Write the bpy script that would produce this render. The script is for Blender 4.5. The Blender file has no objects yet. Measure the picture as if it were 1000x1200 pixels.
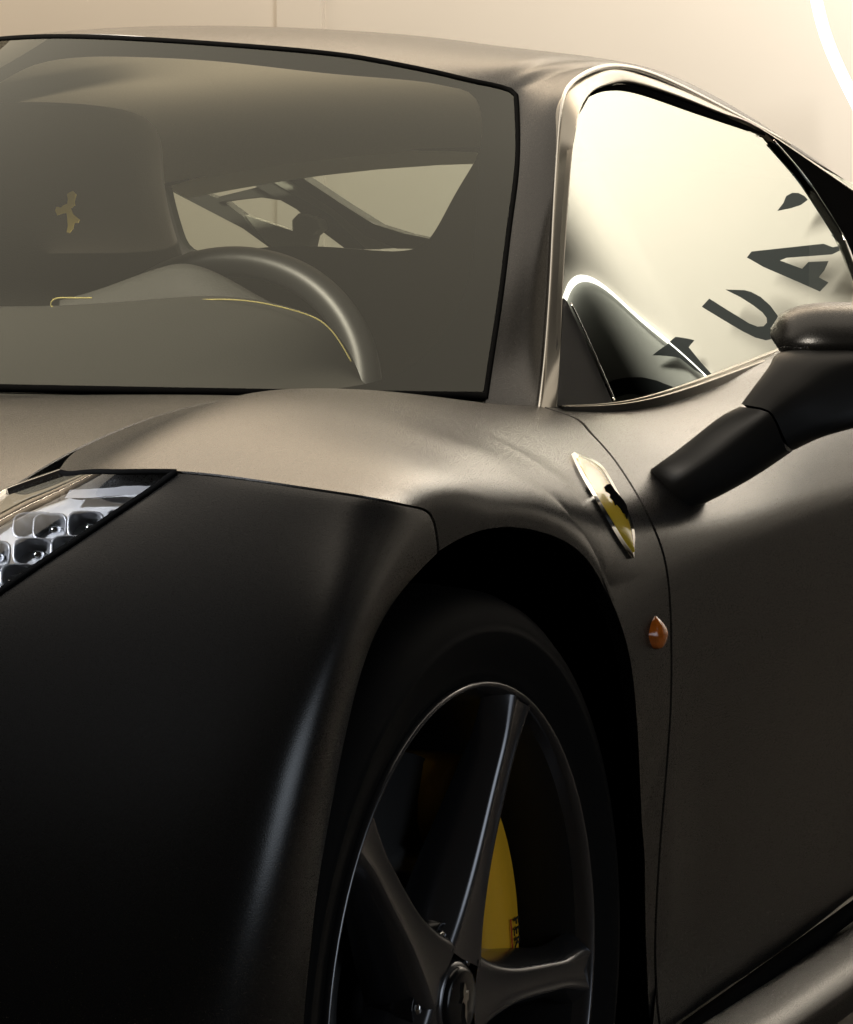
import bpy, math, random
import numpy as np
from mathutils import Vector
R = math.radians
SC = bpy.context.scene
COL = SC.collection
random.seed(4)

# ------------------------------------------------------------------ camera
TH, F = R(25.2), 3650.0
PITCH = math.atan(290 / F)
FW = np.array([-math.sin(TH) * math.cos(PITCH), math.cos(TH) * math.cos(PITCH), -math.sin(PITCH)])
RT = np.array([math.cos(TH), math.sin(TH), 0.0])
UP = np.cross(RT, FW)
CAM = np.array([1.931, -2.256, 0.931])
cd = bpy.data.cameras.new('camera'); cam = bpy.data.objects.new('camera', cd); COL.objects.link(cam)
cam.location = CAM
cam.rotation_euler = (math.pi / 2 - PITCH, 0, TH)
cd.sensor_fit = 'VERTICAL'; cd.sensor_height = 24.0; cd.lens = 24.0 * F / 1200.0
cd.clip_start = 0.05; cd.clip_end = 100
SC.camera = cam

# ------------------------------------------------------------------ light
SC.view_settings.view_transform = 'Standard'
SC.view_settings.look = 'None'
SC.view_settings.exposure = 0.0
SC.view_settings.gamma = 1.0
SC.view_settings.use_curve_mapping = False
SC.cycles.use_denoising = True
SC.cycles.max_bounces = 10
SC.cycles.transparent_max_bounces = 16
SC.cycles.caustics_reflective = False
SC.cycles.caustics_refractive = False
SC.cycles.sample_clamp_indirect = 6.0
w = bpy.data.worlds.new('World'); SC.world = w; w.use_nodes = True
w.node_tree.nodes['Background'].inputs['Color'].default_value = (1.0, 0.86, 0.70, 1)
w.node_tree.nodes['Background'].inputs['Strength'].default_value = 0.012

def area(name, loc, target, sx, sy, power, color, spread=180):
    l = bpy.data.lights.new(name, 'AREA'); l.shape = 'RECTANGLE'; l.size = sx; l.size_y = sy
    l.energy = power; l.color = color; l.spread = R(spread)
    o = bpy.data.objects.new(name, l); COL.objects.link(o); o.location = loc
    o.rotation_euler = (Vector(target) - Vector(loc)).to_track_quat('-Z', 'Y').to_euler()
    return o
WARM = (1.0, 0.84, 0.64)
area('headlight_fill', (-1.0, -2.6, 2.4), (.64, -.25, .735), 0.3, 0.3, 1.1, (0.95, 0.97, 1.0), 11)  # added fill without a real source, brightens the headlight cups
area('headliner_fill', (-0.05, 1.40, 0.97), (-0.05, 1.32, 1.3), 0.5, 0.3, 0.62, WARM)  # added fill inside the car, brightens the headliner from below
area('side_lamp', (4.5, 0.0, 1.1), (.9, .1, .4), 2.6, 2.2, 3.6, (0.80, 0.89, 1.0), 60)
area('ceiling_softbox', (-0.4, 2.4, 3.7), (-0.4, 2.4, 0), 4.5, 4.2, 58, (1.0, 0.88, 0.72))
area('cabin_fill', (-0.9, -1.5, 3.3), (-0.2, 1.0, 1.0), 1.0, 1.0, 25, (1.0, 0.90, 0.76), 40)  # added fill, no such lamp in the room, lights cabin through windshield
area('wall_washer', (-4.0, 4.9, 3.5), (-4.0, 6.0, 0.8), 5.6, 0.3, 88, WARM)
area('upper_wall_fill', (-1.8, 5.2, 3.9), (-1.8, 6.0, 6.2), 6.0, 0.3, 300, WARM, 130)  # added fill on the unseen upper wall, brightens the windshield's top reflection
area('sign_lamp', (1.1, 4.2, 5.3), (1.0, 6.0, 3.5), 3.2, 0.3, 232, (1.0, 0.95, 0.86), 85)

# ------------------------------------------------------------------ helpers
def new_mat(name, color, rough=0.5, metal=0.0, **kw):
    m = bpy.data.materials.new(name); m.use_nodes = True
    b = m.node_tree.nodes['Principled BSDF']
    b.inputs['Base Color'].default_value = (*color, 1)
    b.inputs['Roughness'].default_value = rough
    b.inputs['Metallic'].default_value = metal
    for k, v in kw.items():
        b.inputs[k.replace('_', ' ')].default_value = v
    return m

def add_noise(m, scale, amount, rough_amt=0.0, bump=0.0, detail=4):
    """Slight uneven colour / gloss / grain of a real surface."""
    nt = m.node_tree; b = nt.nodes['Principled BSDF']
    tc = nt.nodes.new('ShaderNodeTexCoord'); n = nt.nodes.new('ShaderNodeTexNoise')
    n.inputs['Scale'].default_value = scale; n.inputs['Detail'].default_value = detail
    nt.links.new(tc.outputs['Object'], n.inputs['Vector'])
    c = b.inputs['Base Color'].default_value[:]
    mx = nt.nodes.new('ShaderNodeMix'); mx.data_type = 'RGBA'
    mx.inputs['A'].default_value = tuple(x * (1 - amount) for x in c[:3]) + (1,)
    mx.inputs['B'].default_value = tuple(x * (1 + amount) for x in c[:3]) + (1,)
    nt.links.new(n.outputs['Fac'], mx.inputs['Factor']); nt.links.new(mx.outputs['Result'], b.inputs['Base Color'])
    if rough_amt:
        mr = nt.nodes.new('ShaderNodeMapRange'); r = b.inputs['Roughness'].default_value
        mr.inputs['To Min'].default_value = r - rough_amt; mr.inputs['To Max'].default_value = r + rough_amt
        nt.links.new(n.outputs['Fac'], mr.inputs['Value']); nt.links.new(mr.outputs['Result'], b.inputs['Roughness'])
    if bump:
        bp = nt.nodes.new('ShaderNodeBump'); bp.inputs['Strength'].default_value = bump; bp.inputs['Distance'].default_value = 0.002
        nt.links.new(n.outputs['Fac'], bp.inputs['Height']); nt.links.new(bp.outputs['Normal'], b.inputs['Normal'])
    return m

def emis(name, color, s):
    m = bpy.data.materials.new(name); m.use_nodes = True; nt = m.node_tree
    nt.nodes.remove(nt.nodes['Principled BSDF'])
    e = nt.nodes.new('ShaderNodeEmission'); e.inputs['Color'].default_value = (*color, 1); e.inputs['Strength'].default_value = s
    nt.links.new(e.outputs[0], nt.nodes['Material Output'].inputs['Surface'])
    return m

def glass_mat(name, tint, refl_color, ior=1.5, boost=1.0, base=0.0, rough=0.0):
    """Thin pane: Fresnel mirror over a tinted see-through sheet."""
    m = bpy.data.materials.new(name); m.use_nodes = True; nt = m.node_tree
    nt.nodes.remove(nt.nodes['Principled BSDF'])
    t = nt.nodes.new('ShaderNodeBsdfTransparent'); t.inputs['Color'].default_value = (*tint, 1)
    g = nt.nodes.new('ShaderNodeBsdfGlossy'); g.inputs['Color'].default_value = (*refl_color, 1); g.inputs['Roughness'].default_value = rough
    fr = nt.nodes.new('ShaderNodeFresnel'); ge = nt.nodes.new('ShaderNodeNewGeometry'); mi = nt.nodes.new('ShaderNodeMix')
    mi.inputs['A'].default_value = ior; mi.inputs['B'].default_value = 1 / ior   # same pane from either side
    nt.links.new(ge.outputs['Backfacing'], mi.inputs['Factor']); nt.links.new(mi.outputs['Result'], fr.inputs['IOR'])
    ma = nt.nodes.new('ShaderNodeMath'); ma.operation = 'MULTIPLY_ADD'; ma.use_clamp = True
    ma.inputs[1].default_value = boost; ma.inputs[2].default_value = base
    mx = nt.nodes.new('ShaderNodeMixShader')
    nt.links.new(fr.outputs[0], ma.inputs[0]); nt.links.new(ma.outputs[0], mx.inputs[0])
    nt.links.new(t.outputs[0], mx.inputs[1]); nt.links.new(g.outputs[0], mx.inputs[2])
    nt.links.new(mx.outputs[0], nt.nodes['Material Output'].inputs['Surface'])
    return m

def mesh(name, verts, faces, mat, parent=None, smooth=True):
    me = bpy.data.meshes.new(name)
    me.from_pydata([tuple(map(float, v)) for v in verts], [], [tuple(int(i) for i in f) for f in faces])
    me.validate(); me.update()
    if smooth:
        me.polygons.foreach_set('use_smooth', [True] * len(me.polygons))
    if mat: me.materials.append(mat)
    o = bpy.data.objects.new(name, me); COL.objects.link(o)
    if parent: o.parent = parent
    return o

def thing(name, label, cat, loc=(0, 0, 0), group=None):
    o = bpy.data.objects.new(name, None); COL.objects.link(o); o.location = loc; o.empty_display_size = 0.2
    o['label'] = label; o['category'] = cat
    if group: o['group'] = group
    return o

def tag(o, label=None, cat=None, group=None, kind=None):
    for k, v in (('label', label), ('category', cat), ('group', group), ('kind', kind)):
        if v: o[k] = v
    return o

class MB:
    def __init__(s): s.v = []; s.f = []
    def add(s, v, f):
        o = len(s.v); s.v += [tuple(map(float, p)) for p in v]; s.f += [tuple(int(i) + o for i in q) for q in f]
    def grid(s, P, close_u=False, close_v=False):
        P = np.asarray(P); n, m = P.shape[:2]; f = []
        for i in range(n if close_u else n - 1):
            for j in range(m if close_v else m - 1):
                a, b = i, (i + 1) % n; c, d = j, (j + 1) % m
                f.append((a * m + c, b * m + c, b * m + d, a * m + d))
        s.add(P.reshape(-1, 3), f)
    def tube(s, pts, r, n=10, caps=True):
        pts = np.asarray(pts, float); k = len(pts); r = np.broadcast_to(r, (k,))
        T = np.gradient(pts, axis=0); T /= np.linalg.norm(T, axis=1)[:, None]
        ref = np.array([0.3, 0.2, 0.93]); rows = []
        for i in range(k):
            a = np.cross(T[i], ref); a /= np.linalg.norm(a); b = np.cross(T[i], a)
            an = np.linspace(0, 2 * np.pi, n, endpoint=False)
            rows.append(pts[i] + r[i] * (np.cos(an)[:, None] * a + np.sin(an)[:, None] * b))
        o = len(s.v); s.grid(np.array(rows), close_v=True)
        if caps:
            s.f.append(tuple(o + i for i in range(n))); s.f.append(tuple(o + (k - 1) * n + i for i in range(n)))
    def prism(s, poly, normal, depth):
        """Flat outline given real thickness along -normal."""
        poly = np.asarray(poly, float); n = len(poly); d = np.asarray(normal, float) * depth
        v = list(poly) + list(poly - d)
        f = [tuple(range(n)), tuple(range(2 * n - 1, n - 1, -1))]
        f += [(i, i + n, (i + 1) % n + n, (i + 1) % n) for i in range(n)]
        s.add(v, f)
    def box(s, c, size, ax=None):
        ax = np.eye(3) if ax is None else np.asarray(ax); c = np.asarray(c); v = []
        for x in (-.5, .5):
            for y in (-.5, .5):
                for z in (-.5, .5):
                    v.append(c + ax[0] * x * size[0] + ax[1] * y * size[1] + ax[2] * z * size[2])
        s.add(v, [(0, 1, 3, 2), (4, 6, 7, 5), (0, 4, 5, 1), (2, 3, 7, 6), (0, 2, 6, 4), (1, 5, 7, 3)])
    def build(s, name, mat, parent=None, smooth=True): return mesh(name, s.v, s.f, mat, parent, smooth)

def unit(v): v = np.asarray(v, float); return v / np.linalg.norm(v)

def proj(p):
    q = np.asarray(p) - CAM; d = q @ FW
    return np.stack([500 + F * (q @ RT) / d, 600 - F * (q @ UP) / d], -1)
def ray(u, v): return FW + RT * (u - 500) / F + UP * (600 - v) / F
def P(u, v, **k):
    """Point of the sight line through a photo position at a measured car coordinate."""
    r = ray(u, v); (a, val), = k.items(); i = 'xyz'.index(a)
    return CAM + r * (val - CAM[i]) / r[i]

def nat_spline(x, y, xq):
    """Natural cubic spline through y(x); y may have trailing dimensions."""
    x = np.asarray(x, float); y = np.asarray(y, float); n = len(x); xq = np.asarray(xq, float)
    h = np.diff(x); A = np.eye(n); rhs = np.zeros_like(y)
    for i in range(1, n - 1):
        A[i, i - 1], A[i, i], A[i, i + 1] = h[i - 1], 2 * (h[i - 1] + h[i]), h[i]
        rhs[i] = 6 * ((y[i + 1] - y[i]) / h[i] - (y[i] - y[i - 1]) / h[i - 1])
    M = np.linalg.solve(A, rhs.reshape(n, -1)).reshape(y.shape)
    k = np.clip(np.searchsorted(x, xq) - 1, 0, n - 2)
    e = (...,) + (None,) * (y.ndim - 1)
    hk = h[k][e]; a = (x[k + 1] - xq)[e]; b = (xq - x[k])[e]
    return (M[k] * a ** 3 + M[k + 1] * b ** 3) / (6 * hk) + (y[k] / hk - M[k] * hk / 6) * a + (y[k + 1] / hk - M[k + 1] * hk / 6) * b

def basis(knots):
    """Cardinal spline table so that a loft can be evaluated fast."""
    knots = np.asarray(knots, float); xs = np.linspace(knots[0], knots[-1], 1501)
    tab = nat_spline(knots, np.eye(len(knots)), xs)
    def ev(q):
        q = np.clip(np.asarray(q, float), knots[0], knots[-1]); f = (q - knots[0]) / (knots[-1] - knots[0]) * 1500
        i = np.clip(f.astype(int), 0, 1499); w_ = (f - i)[..., None]
        return tab[i] * (1 - w_) + tab[i + 1] * w_
    return ev

class Loft:
    """Smooth surface through a net of control points C[i][j] at knots (ks, kt)."""
    def __init__(self, ks, kt, Cn, post=None):
        self.ks, self.kt = np.asarray(ks, float), np.asarray(kt, float)
        self.C = np.asarray(Cn, float); self.bs, self.bt = basis(self.ks), basis(self.kt); self.post = post
        n = 260
        self.gs = np.linspace(self.ks[0], self.ks[-1], n); self.gt = np.linspace(self.kt[0], self.kt[-1], n)
        S, T = np.meshgrid(self.gs, self.gt, indexing='ij'); self.S, self.T = S.ravel(), T.ravel()
        self.G = self(self.S, self.T); self.uv = proj(self.G); self.d = (self.G - CAM) @ FW
    def __call__(self, s, t):
        p = np.einsum('...i,...j,ijk->...k', self.bs(s), self.bt(t), self.C)
        return self.post(p) if self.post else p
    def normal(self, s, t):
        e = 1e-3
        a = self(np.asarray(s) + e, t) - self(np.asarray(s) - e, t); b = self(s, np.asarray(t) + e) - self(s, np.asarray(t) - e)
        n = np.cross(a, b); return n / np.maximum(np.linalg.norm(n, axis=-1)[..., None], 1e-12)
    def _newton(self, u, v, s, t):
        e = 1e-4
        for _ in range(16):
            q = proj(self(s, t)); J = np.stack([(proj(self(s + e, t)) - q) / e, (proj(self(s, t + e)) - q) / e], -1)
            r = np.array([u, v]) - q
            st = np.linalg.solve(J.T @ J + 1e-3 * np.eye(2), J.T @ r)
            m = max(abs(st[0]) / 0.05, abs(st[1]) / 0.3, 1.0)
            s = np.clip(s + st[0] / m, self.ks[0], self.ks[-1]); t = np.clip(t + st[1] / m, self.kt[0], self.kt[-1])
        return s, t, np.hypot(*(np.array([u, v]) - proj(self(s, t))))
    def inv(self, u, v, near=None):
        """Surface parameters under a photo position, nearest layer first."""
        d2 = np.hypot(self.uv[:, 0] - u, self.uv[:, 1] - v); best = None
        lo = self.d.min()
        for band in range(int((self.d.max() - lo) / .06) + 1):
            m = np.where((self.d >= lo + band * .06) & (self.d < lo + (band + 1) * .06))[0]
            if not len(m): continue
            k = m[np.argmin(d2[m])]
            if d2[k] > 22: continue
            s, t, er = self._newton(u, v, self.S[k], self.T[k])
            if best is None or er < best[2] - .5: best = (s, t, er)
            if er < .4: return np.array([s, t])
        if best is None:
            k = np.argmin(d2); best = self._newton(u, v, self.S[k], self.T[k])
        return np.array(best[:2])

def arc_resample(pts, n, dense=400):
    """Smooth curve through pts, n samples evenly by length."""
    pts = np.asarray(pts, float)
    if len(pts) == 2:
        return pts[0] + (pts[1] - pts[0]) * np.linspace(0, 1, n)[:, None]
    d = np.r_[0, np.cumsum(np.maximum(np.linalg.norm(np.diff(pts, axis=0), axis=1), 1e-9) ** 0.7)]
    q = nat_spline(d, pts, np.linspace(0, d[-1], dense))
    L = np.r_[0, np.cumsum(np.linalg.norm(np.diff(q, axis=0), axis=1))]
    return np.stack([np.interp(np.linspace(0, L[-1], n), L, q[:, k]) for k in range(q.shape[1])], -1)

def edge_curve(surf, pts, n):
    """Points may be ('px',u,v) positions traced on the photo or ('st',s,t) on the surface."""
    st = []; near = None
    for p in pts:
        if p[0] == 'st': q = np.array(p[1:3], float)
        else: q = surf.inv(p[1], p[2], near)
        st.append(q); near = q
    st = np.array(st); xyz = surf(st[:, 0], st[:, 1])
    if len(st) == 2: return arc_resample(st, n)
    d = np.r_[0, np.cumsum(np.linalg.norm(np.diff(xyz, axis=0), axis=1) ** 0.85 + 1e-9)]
    q = nat_spline(d, st, np.linspace(0, d[-1], 600)); X = surf(q[:, 0], q[:, 1])
    L = np.r_[0, np.cumsum(np.linalg.norm(np.diff(X, axis=0), axis=1))]
    k = np.linspace(0, L[-1], n)
    return np.stack([np.interp(k, L, q[:, 0]), np.interp(k, L, q[:, 1])], -1)

def coons(b, t, l, r):
    """b,t run along i (n points), l,r along j (m points)."""
    n, m = len(b), len(l); u = np.linspace(0, 1, n)[:, None, None]; v = np.linspace(0, 1, m)[None, :, None]
    Q = (1 - v) * b[:, None] + v * t[:, None] + (1 - u) * l[None] + u * r[None]
    return Q - ((1 - u) * (1 - v) * b[0] + u * (1 - v) * b[-1] + (1 - u) * v * t[0] + u * v * t[-1])

def relax(X, mask, it):
    """Fair a sheet: interior points move to the mean of their neighbours."""
    X = X.copy(); mk = mask[1:-1, 1:-1, None]
    for _ in range(it):
        X[1:-1, 1:-1] += mk * .5 * ((X[2:, 1:-1] + X[:-2, 1:-1] + X[1:-1, 2:] + X[1:-1, :-2]) / 4 - X[1:-1, 1:-1])
    return X

def panel_grid(surf, bottom, right, top, left, n=110, m=80):
    b, t = edge_curve(surf, bottom, n), edge_curve(surf, top, n)
    l, r = edge_curve(surf, left, m), edge_curve(surf, right, m)
    l[0], l[-1], r[0], r[-1] = b[0], t[0], b[-1], t[-1]
    st = coons(b, t, l, r); return surf.normal(st[..., 0], st[..., 1]), surf(st[..., 0], st[..., 1])

def grid_normals(X):
    a = np.gradient(X, axis=0); b = np.gradient(X, axis=1); n = np.cross(a, b)
    return n / np.maximum(np.linalg.norm(n, axis=-1)[..., None], 1e-12)

def panel(name, X, mat, parent, N=None, gap=0.0019, depth=0.014, out_dir=None, bevel=0.0012, edges='brtl'):
    """Sheet-metal panel: outer skin, tiny rounded edge and a folded-in flange."""
    X = X.copy(); N = grid_normals(X) if N is None else N.copy(); n, m = X.shape[:2]
    ref = N[n // 2, m // 2]
    out = out_dir if out_dir is not None else (CAM - X[n // 2, m // 2])
    sgn = 1.0 if np.dot(ref, out) > 0 else -1.0
    N = N * sgn
    ring = []
    if 'b' in edges: ring.append([(i, 0) for i in range(n)])
    if 'r' in edges: ring.append([(n - 1, j) for j in range(m)])
    if 't' in edges: ring.append([(i, m - 1) for i in range(n - 1, -1, -1)])
    if 'l' in edges: ring.append([(0, j) for j in range(m - 1, -1, -1)])
    inn = {'b': (0, 1), 't': (0, -1), 'l': (1, 0), 'r': (-1, 0)}
    mv = np.zeros_like(X)
    for e in edges:
        di, dj = inn[e]
        idx = {'b': [(i, 0) for i in range(n)], 't': [(i, m - 1) for i in range(n)], 'l': [(0, j) for j in range(m)], 'r': [(n - 1, j) for j in range(m)]}[e]
        for i, j in idx:
            d = X[i + di, j + dj] - X[i, j]; L = np.linalg.norm(d)
            if L > 1e-9: mv[i, j] += d / L * min(gap, 0.6 * L)
    X = X + mv
    mb = MB(); mb.grid(X)
    if sgn < 0: mb.f = [f[::-1] for f in mb.f]
    for e, rg in zip([e for e in 'brtl' if e in edges], ring):
        di, dj = inn[e]; r0, r1, r2 = [], [], []
        for i, j in rg:
            p = X[i, j]; nn = N[i, j]; o = X[i, j] - X[i + di, j + dj]; L = np.linalg.norm(o); o = o / L if L > 1e-9 else o * 0
            r0.append(p); r1.append(p + o * bevel * 0.6 - nn * bevel); r2.append(p + o * bevel * 0.6 - nn * depth)
        mb.grid(np.array([r0, r1])); mb.grid(np.array([r1, r2]))
    return mb.build(name, mat, parent)

# ------------------------------------------------------------------ materials
M = {}
M['paint'] = new_mat('satin_grey_paint', (0.008, 0.0075, 0.007), 0.28, 0.0, IOR=1.78)
add_noise(M['paint'], 1100, 0.25, 0.04, 0.06, 1)
nt = M['paint'].node_tree; mxs = nt.nodes.new('ShaderNodeMixShader'); mxs.inputs[0].default_value = 0.26   # matte binder between the glossier flakes
df = nt.nodes.new('ShaderNodeBsdfDiffuse'); df.inputs['Color'].default_value = (0.010, 0.0095, 0.009, 1)
nt.links.new(nt.nodes['Principled BSDF'].outputs[0], mxs.inputs[1]); nt.links.new(df.outputs[0], mxs.inputs[2])
nt.links.new(mxs.outputs[0], nt.nodes['Material Output'].inputs['Surface'])
M['gloss_black'] = new_mat('gloss_black', (0.006, 0.006, 0.007), 0.18)
M['black_plastic'] = new_mat('black_plastic', (0.009, 0.0088, 0.0085), 0.45, Specular_IOR_Level=0.3); add_noise(M['black_plastic'], 700, 0.2, 0.05)
M['rubber'] = new_mat('rubber_seal', (0.006, 0.006, 0.006), 0.9, Specular_IOR_Level=0.0)
M['cavity'] = new_mat('black_cavity', (0.003, 0.003, 0.003), 0.9, Specular_IOR_Level=0.0)
M['tyre'] = new_mat('tyre_rubber', (0.006, 0.0058, 0.0055), 0.7, Specular_IOR_Level=0.06); add_noise(M['tyre'], 160, 0.25, 0.05)
M['rim'] = new_mat('graphite_rim', (0.17, 0.17, 0.178), 0.22, 0.9)
M['chrome'] = new_mat('chrome', (0.75, 0.74, 0.72), 0.08, 1.0)
M['disc'] = new_mat('brake_disc_grey', (0.05, 0.05, 0.05), 0.45, 0.6)
M['yellow'] = new_mat('caliper_yellow', (0.88, 0.48, 0.025), 0.35)
M['wall'] = new_mat('warm_plaster', (0.80, 0.74, 0.66), 0.85, Specular_IOR_Level=0.2); add_noise(M['wall'], 3.0, 0.03)
M['floor'] = new_mat('dark_floor', (0.085, 0.078, 0.070), 0.9, Specular_IOR_Level=0.1)
M['glass'] = glass_mat('windshield_glass', (0.78, 0.79, 0.75), (0.95, 0.97, 0.90), 1.52, 1.0)
M['side_glass'] = glass_mat('tinted_side_glass', (0.035, 0.038, 0.035), (0.96, 1.0, 0.93), 1.5, 1.0, 0.14)
M['leather'] = new_mat('dark_leather', (0.050, 0.048, 0.042), 0.6, Specular_IOR_Level=0.25); add_noise(M['leather'], 500, 0.2, 0.05, 0.3)

# ------------------------------------------------------------------ the place
mb = MB(); mb.add([(-14, -10, 0), (14, -10, 0), (14, 6, 0), (-14, 6, 0)], [(0, 1, 2, 3)])
tag(mb.build('floor', M['floor'], None, False), kind='structure')
wall = thing('wall', 'pale warm plaster showroom wall behind the dark car', 'wall', (0, 6.0, 0))
mb = MB(); mb.box((0, 0.1, 3.5), (28, 0.2, 7.0)); mb.build('plaster', M['wall'], wall, False)

# ------------------------------------------------------------------ car body
car = thing('sports_car', 'low satin dark grey sports car with yellow brake caliper and shield badge', 'car', (0, 0, 0))

YS = [-.9, -.7, -.5, -.35, -.2, 0, .2, .4, .6, .8, 1.1, 1.6, 2.0]
TAB = [
 [(.50,.58),(.57,.60),(.63,.60),(.68,.57),(.70,.52),(.71,.42),(.71,.30),(.70,.18)],
 [(.60,.655),(.66,.675),(.72,.675),(.775,.64),(.805,.58),(.82,.47),(.82,.33),(.81,.18)],
 [(.63,.695),(.69,.722),(.75,.722),(.82,.685),(.86,.62),(.88,.50),(.88,.35),(.87,.18)],
 [(.615,.718),(.68,.740),(.745,.752),(.83,.722),(.885,.655),(.91,.53),(.91,.36),(.89,.18)],
 [(.595,.752),(.660,.770),(.735,.788),(.84,.757),(.905,.69),(.93,.56),(.93,.38),(.91,.18)],
 [(.576,.789),(.643,.806),(.714,.824),(.84,.787),(.915,.715),(.938,.57),(.935,.38),(.92,.18)],
 [(.571,.809),(.635,.816),(.705,.821),(.83,.784),(.91,.715),(.936,.57),(.93,.38),(.915,.18)],
 [(.60,.803),(.655,.806),(.715,.804),(.826,.769),(.911,.703),(.932,.61),(.925,.38),(.915,.20)],
 [(.705,.792),(.72,.791),(.745,.786),(.832,.757),(.917,.697),(.932,.625),(.925,.40),(.915,.22)],
 [(.765,.799),(.775,.798),(.79,.792),(.865,.763),(.926,.703),(.934,.63),(.922,.40),(.915,.22)],
 [(.778,.829),(.79,.827),(.808,.82),(.875,.787),(.930,.715),(.938,.64),(.918,.41),(.917,.22)],
 [(.74,.90),(.755,.897),(.785,.885),(.86,.85),(.93,.77),(.945,.65),(.93,.45),(.93,.24)],
 [(.70,.94),(.73,.937),(.77,.925),(.86,.89),(.95,.80),(.96,.66),(.945,.46),(.94,.24)],
]
WZ, RA = 0.336, 0.372
def flare(p):
    """Wheel-arch flare: the skin turns upright in a band round the opening."""
    p = np.array(p); rho = np.hypot(p[..., 1], p[..., 2] - WZ)
    fr = np.clip(-p[..., 1] / 0.25, 0, 1)
    tau = np.clip((RA + 0.130 + .11 * fr - rho) / (0.096 + .02 * fr), 0, 3) ** 1.9
    k = np.maximum(0, .5 * (tau + 1 - np.sqrt((tau - 1) ** 2 + .012)) + .003); k = np.minimum(k, 1)
    xl = 0.927 + 0.02 * p[..., 1] ** 2
    up = np.clip((p[..., 2] - 0.25) / 0.2, 0, 1); kx = np.clip((p[..., 0] - 0.74) / 0.13, 0, 1); up = up * kx * kx * (3 - 2 * kx)
    p[..., 0] = p[..., 0] + (np.maximum(xl, p[..., 0]) - p[..., 0]) * k * up
    return p
C_ = [[(x, y, z) for x, z in row] for y, row in zip(YS, TAB)]
S = Loft(YS, range(8), C_, flare)

px = lambda *a: [('px', a[i], a[i + 1]) for i in range(0, len(a), 2)]
# fender: b = hood seam (t=0), r = door cut, t = arch lip, l = bumper seam
DOOR_CUT = px(690, 504, 722, 541, 747, 580, 767, 620, 780, 660, 785, 700, 787, 760, 785, 850, 777, 950, 770, 1050, 768, 1120, 770, 1170, 775, 1214)
DOOR_L = [('st', .605, .12), ('st', .588, 1.2)] + px(674, 490) + DOOR_CUT
ARCH_R = px(514, 650, 545, 632, 590, 621, 640, 628, 690, 660, 724, 720, 745, 800, 757, 900, 762, 1000, 764, 1100, 764, 1160, 763.5, 1214)
BUMP_SEAM = px(68, 552, 138, 552, 207, 553, 300, 563, 400, 578, 480, 593, 505, 604, 514, 650)
FTOP = px(68, 552) + [('st', -.06, 0), ('st', .1, 0), ('st', .3, 0), ('st', .45, 0), ('st', .55, 0), ('st', .605, .12)]
NX, X = panel_grid(S, FTOP, DOOR_L, ARCH_R + px(769, 1226, 775, 1214), BUMP_SEAM, 160, 110)
fm = np.clip((1 - np.linspace(0, 1, X.shape[1])) / .15 - .2, 0, 1)[None, :] * np.clip((.62 - np.linspace(0, 1, X.shape[0])) / .15, 0, 1)[:, None]
X = relax(X, fm, 160)
panel('fender', X, M['paint'], car, NX, gap=.0027)
# door outer skin
DTOP = [('st', .605, .12), ('st', .8, .12), ('st', 1.1, .12), ('st', 1.6, .12)]
DBOT = px(775, 1214, 860, 1157, 1000, 1052) + [('st', 1.6, 6.9)]
NX, X = panel_grid(S, DTOP, [('st', 1.6, .12), ('st', 1.6, 3), ('st', 1.6, 6.9)], DBOT, DOOR_L, 110, 110)
door = panel('door', X, M['paint'], car, NX, gap=.0027)
# front bumper side
ARCH_L = px(514, 650, 470, 695, 435, 755, 410, 840, 388, 950, 368, 1080, 355, 1210)
def cut(pts, n): q = edge_curve(S, pts, n); return S(q[:, 0], q[:, 1])
E1 = cut(px(514, 650, 505, 604, 480, 593, 400, 578, 300, 563, 207, 553), 70); LOWER = [P(170, 580, y=-.258), P(135, 603, y=-.282), P(100, 627, y=-.305), P(50, 660, y=-.338), P(0, 694, y=-.372), P(-60, 735, y=-.412), P(-120, 777, y=-.452)]
E2 = arc_resample(np.r_[E1[-1:], LOWER], 70)
el = cut(ARCH_L, 110); low = arc_resample([E2[-1], E2[-1] + np.array([.03, -.035, -.07]), E2[-1] + np.array([.065, -.06, -.17]), E2[-1] + np.array([.085, -.065, -.30]), E2[-1] + np.array([.08, -.05, -.46])], 60)
er_ = arc_resample(np.r_[E2[::8], low[6::8]], 110)
et = arc_resample([el[-1], (.908, -.37, .31), (.875, -.44, .24), er_[-1]], len(E1))
X = coons(E1, et, el, er_)
_, XS = panel_grid(S, px(514, 650, 505, 604, 480, 593, 400, 578, 300, 563, 207, 553), [('st', -.236, 2.45), ('st', -.42, 2.6), ('st', -.55, 4.2), ('st', -.58, 6.8)], [('st', -.315, 5.9), ('st', -.45, 6.5), ('st', -.58, 6.8)], ARCH_L, len(E1), 110)
dd = np.concatenate([np.zeros((len(E1), 1)), np.cumsum(np.linalg.norm(np.diff(X, axis=1), axis=2), axis=1)], 1); dd /= dd[:, -1:]
uu = np.linspace(0, 1, len(E1))[:, None]
ss_ = lambda x: (lambda k: k * k * (3 - 2 * k))(np.clip(x, 0, 1))
hw = ss_((uu - .08) / .8)[..., None]
g_ = (ss_(uu / .5) * ss_((1 - uu) / .15))[..., None]
kk = np.linspace(0, 1, X.shape[1])[None, :, None]
RU = E1[:, None] * (1 - kk) + et[:, None] * kk + np.array([.6, -.5, .1]) * (.02 * np.sin(np.pi * kk))
X = X + (RU - X) * g_ * .75
X = XS * (1 - hw) + X * hw; X[:, 0] = E1
X = relax(X, np.ones(X.shape[:2]), 1200)
kv = np.linspace(0, 1, X.shape[1])[None, :]
X = X + np.array([.75, -.62, .05]) * (.052 * np.sin(np.pi * uu) ** .9 * np.sin(np.pi * kv ** .8))[..., None]
panel('bumper', X, M['paint'], car)
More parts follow.
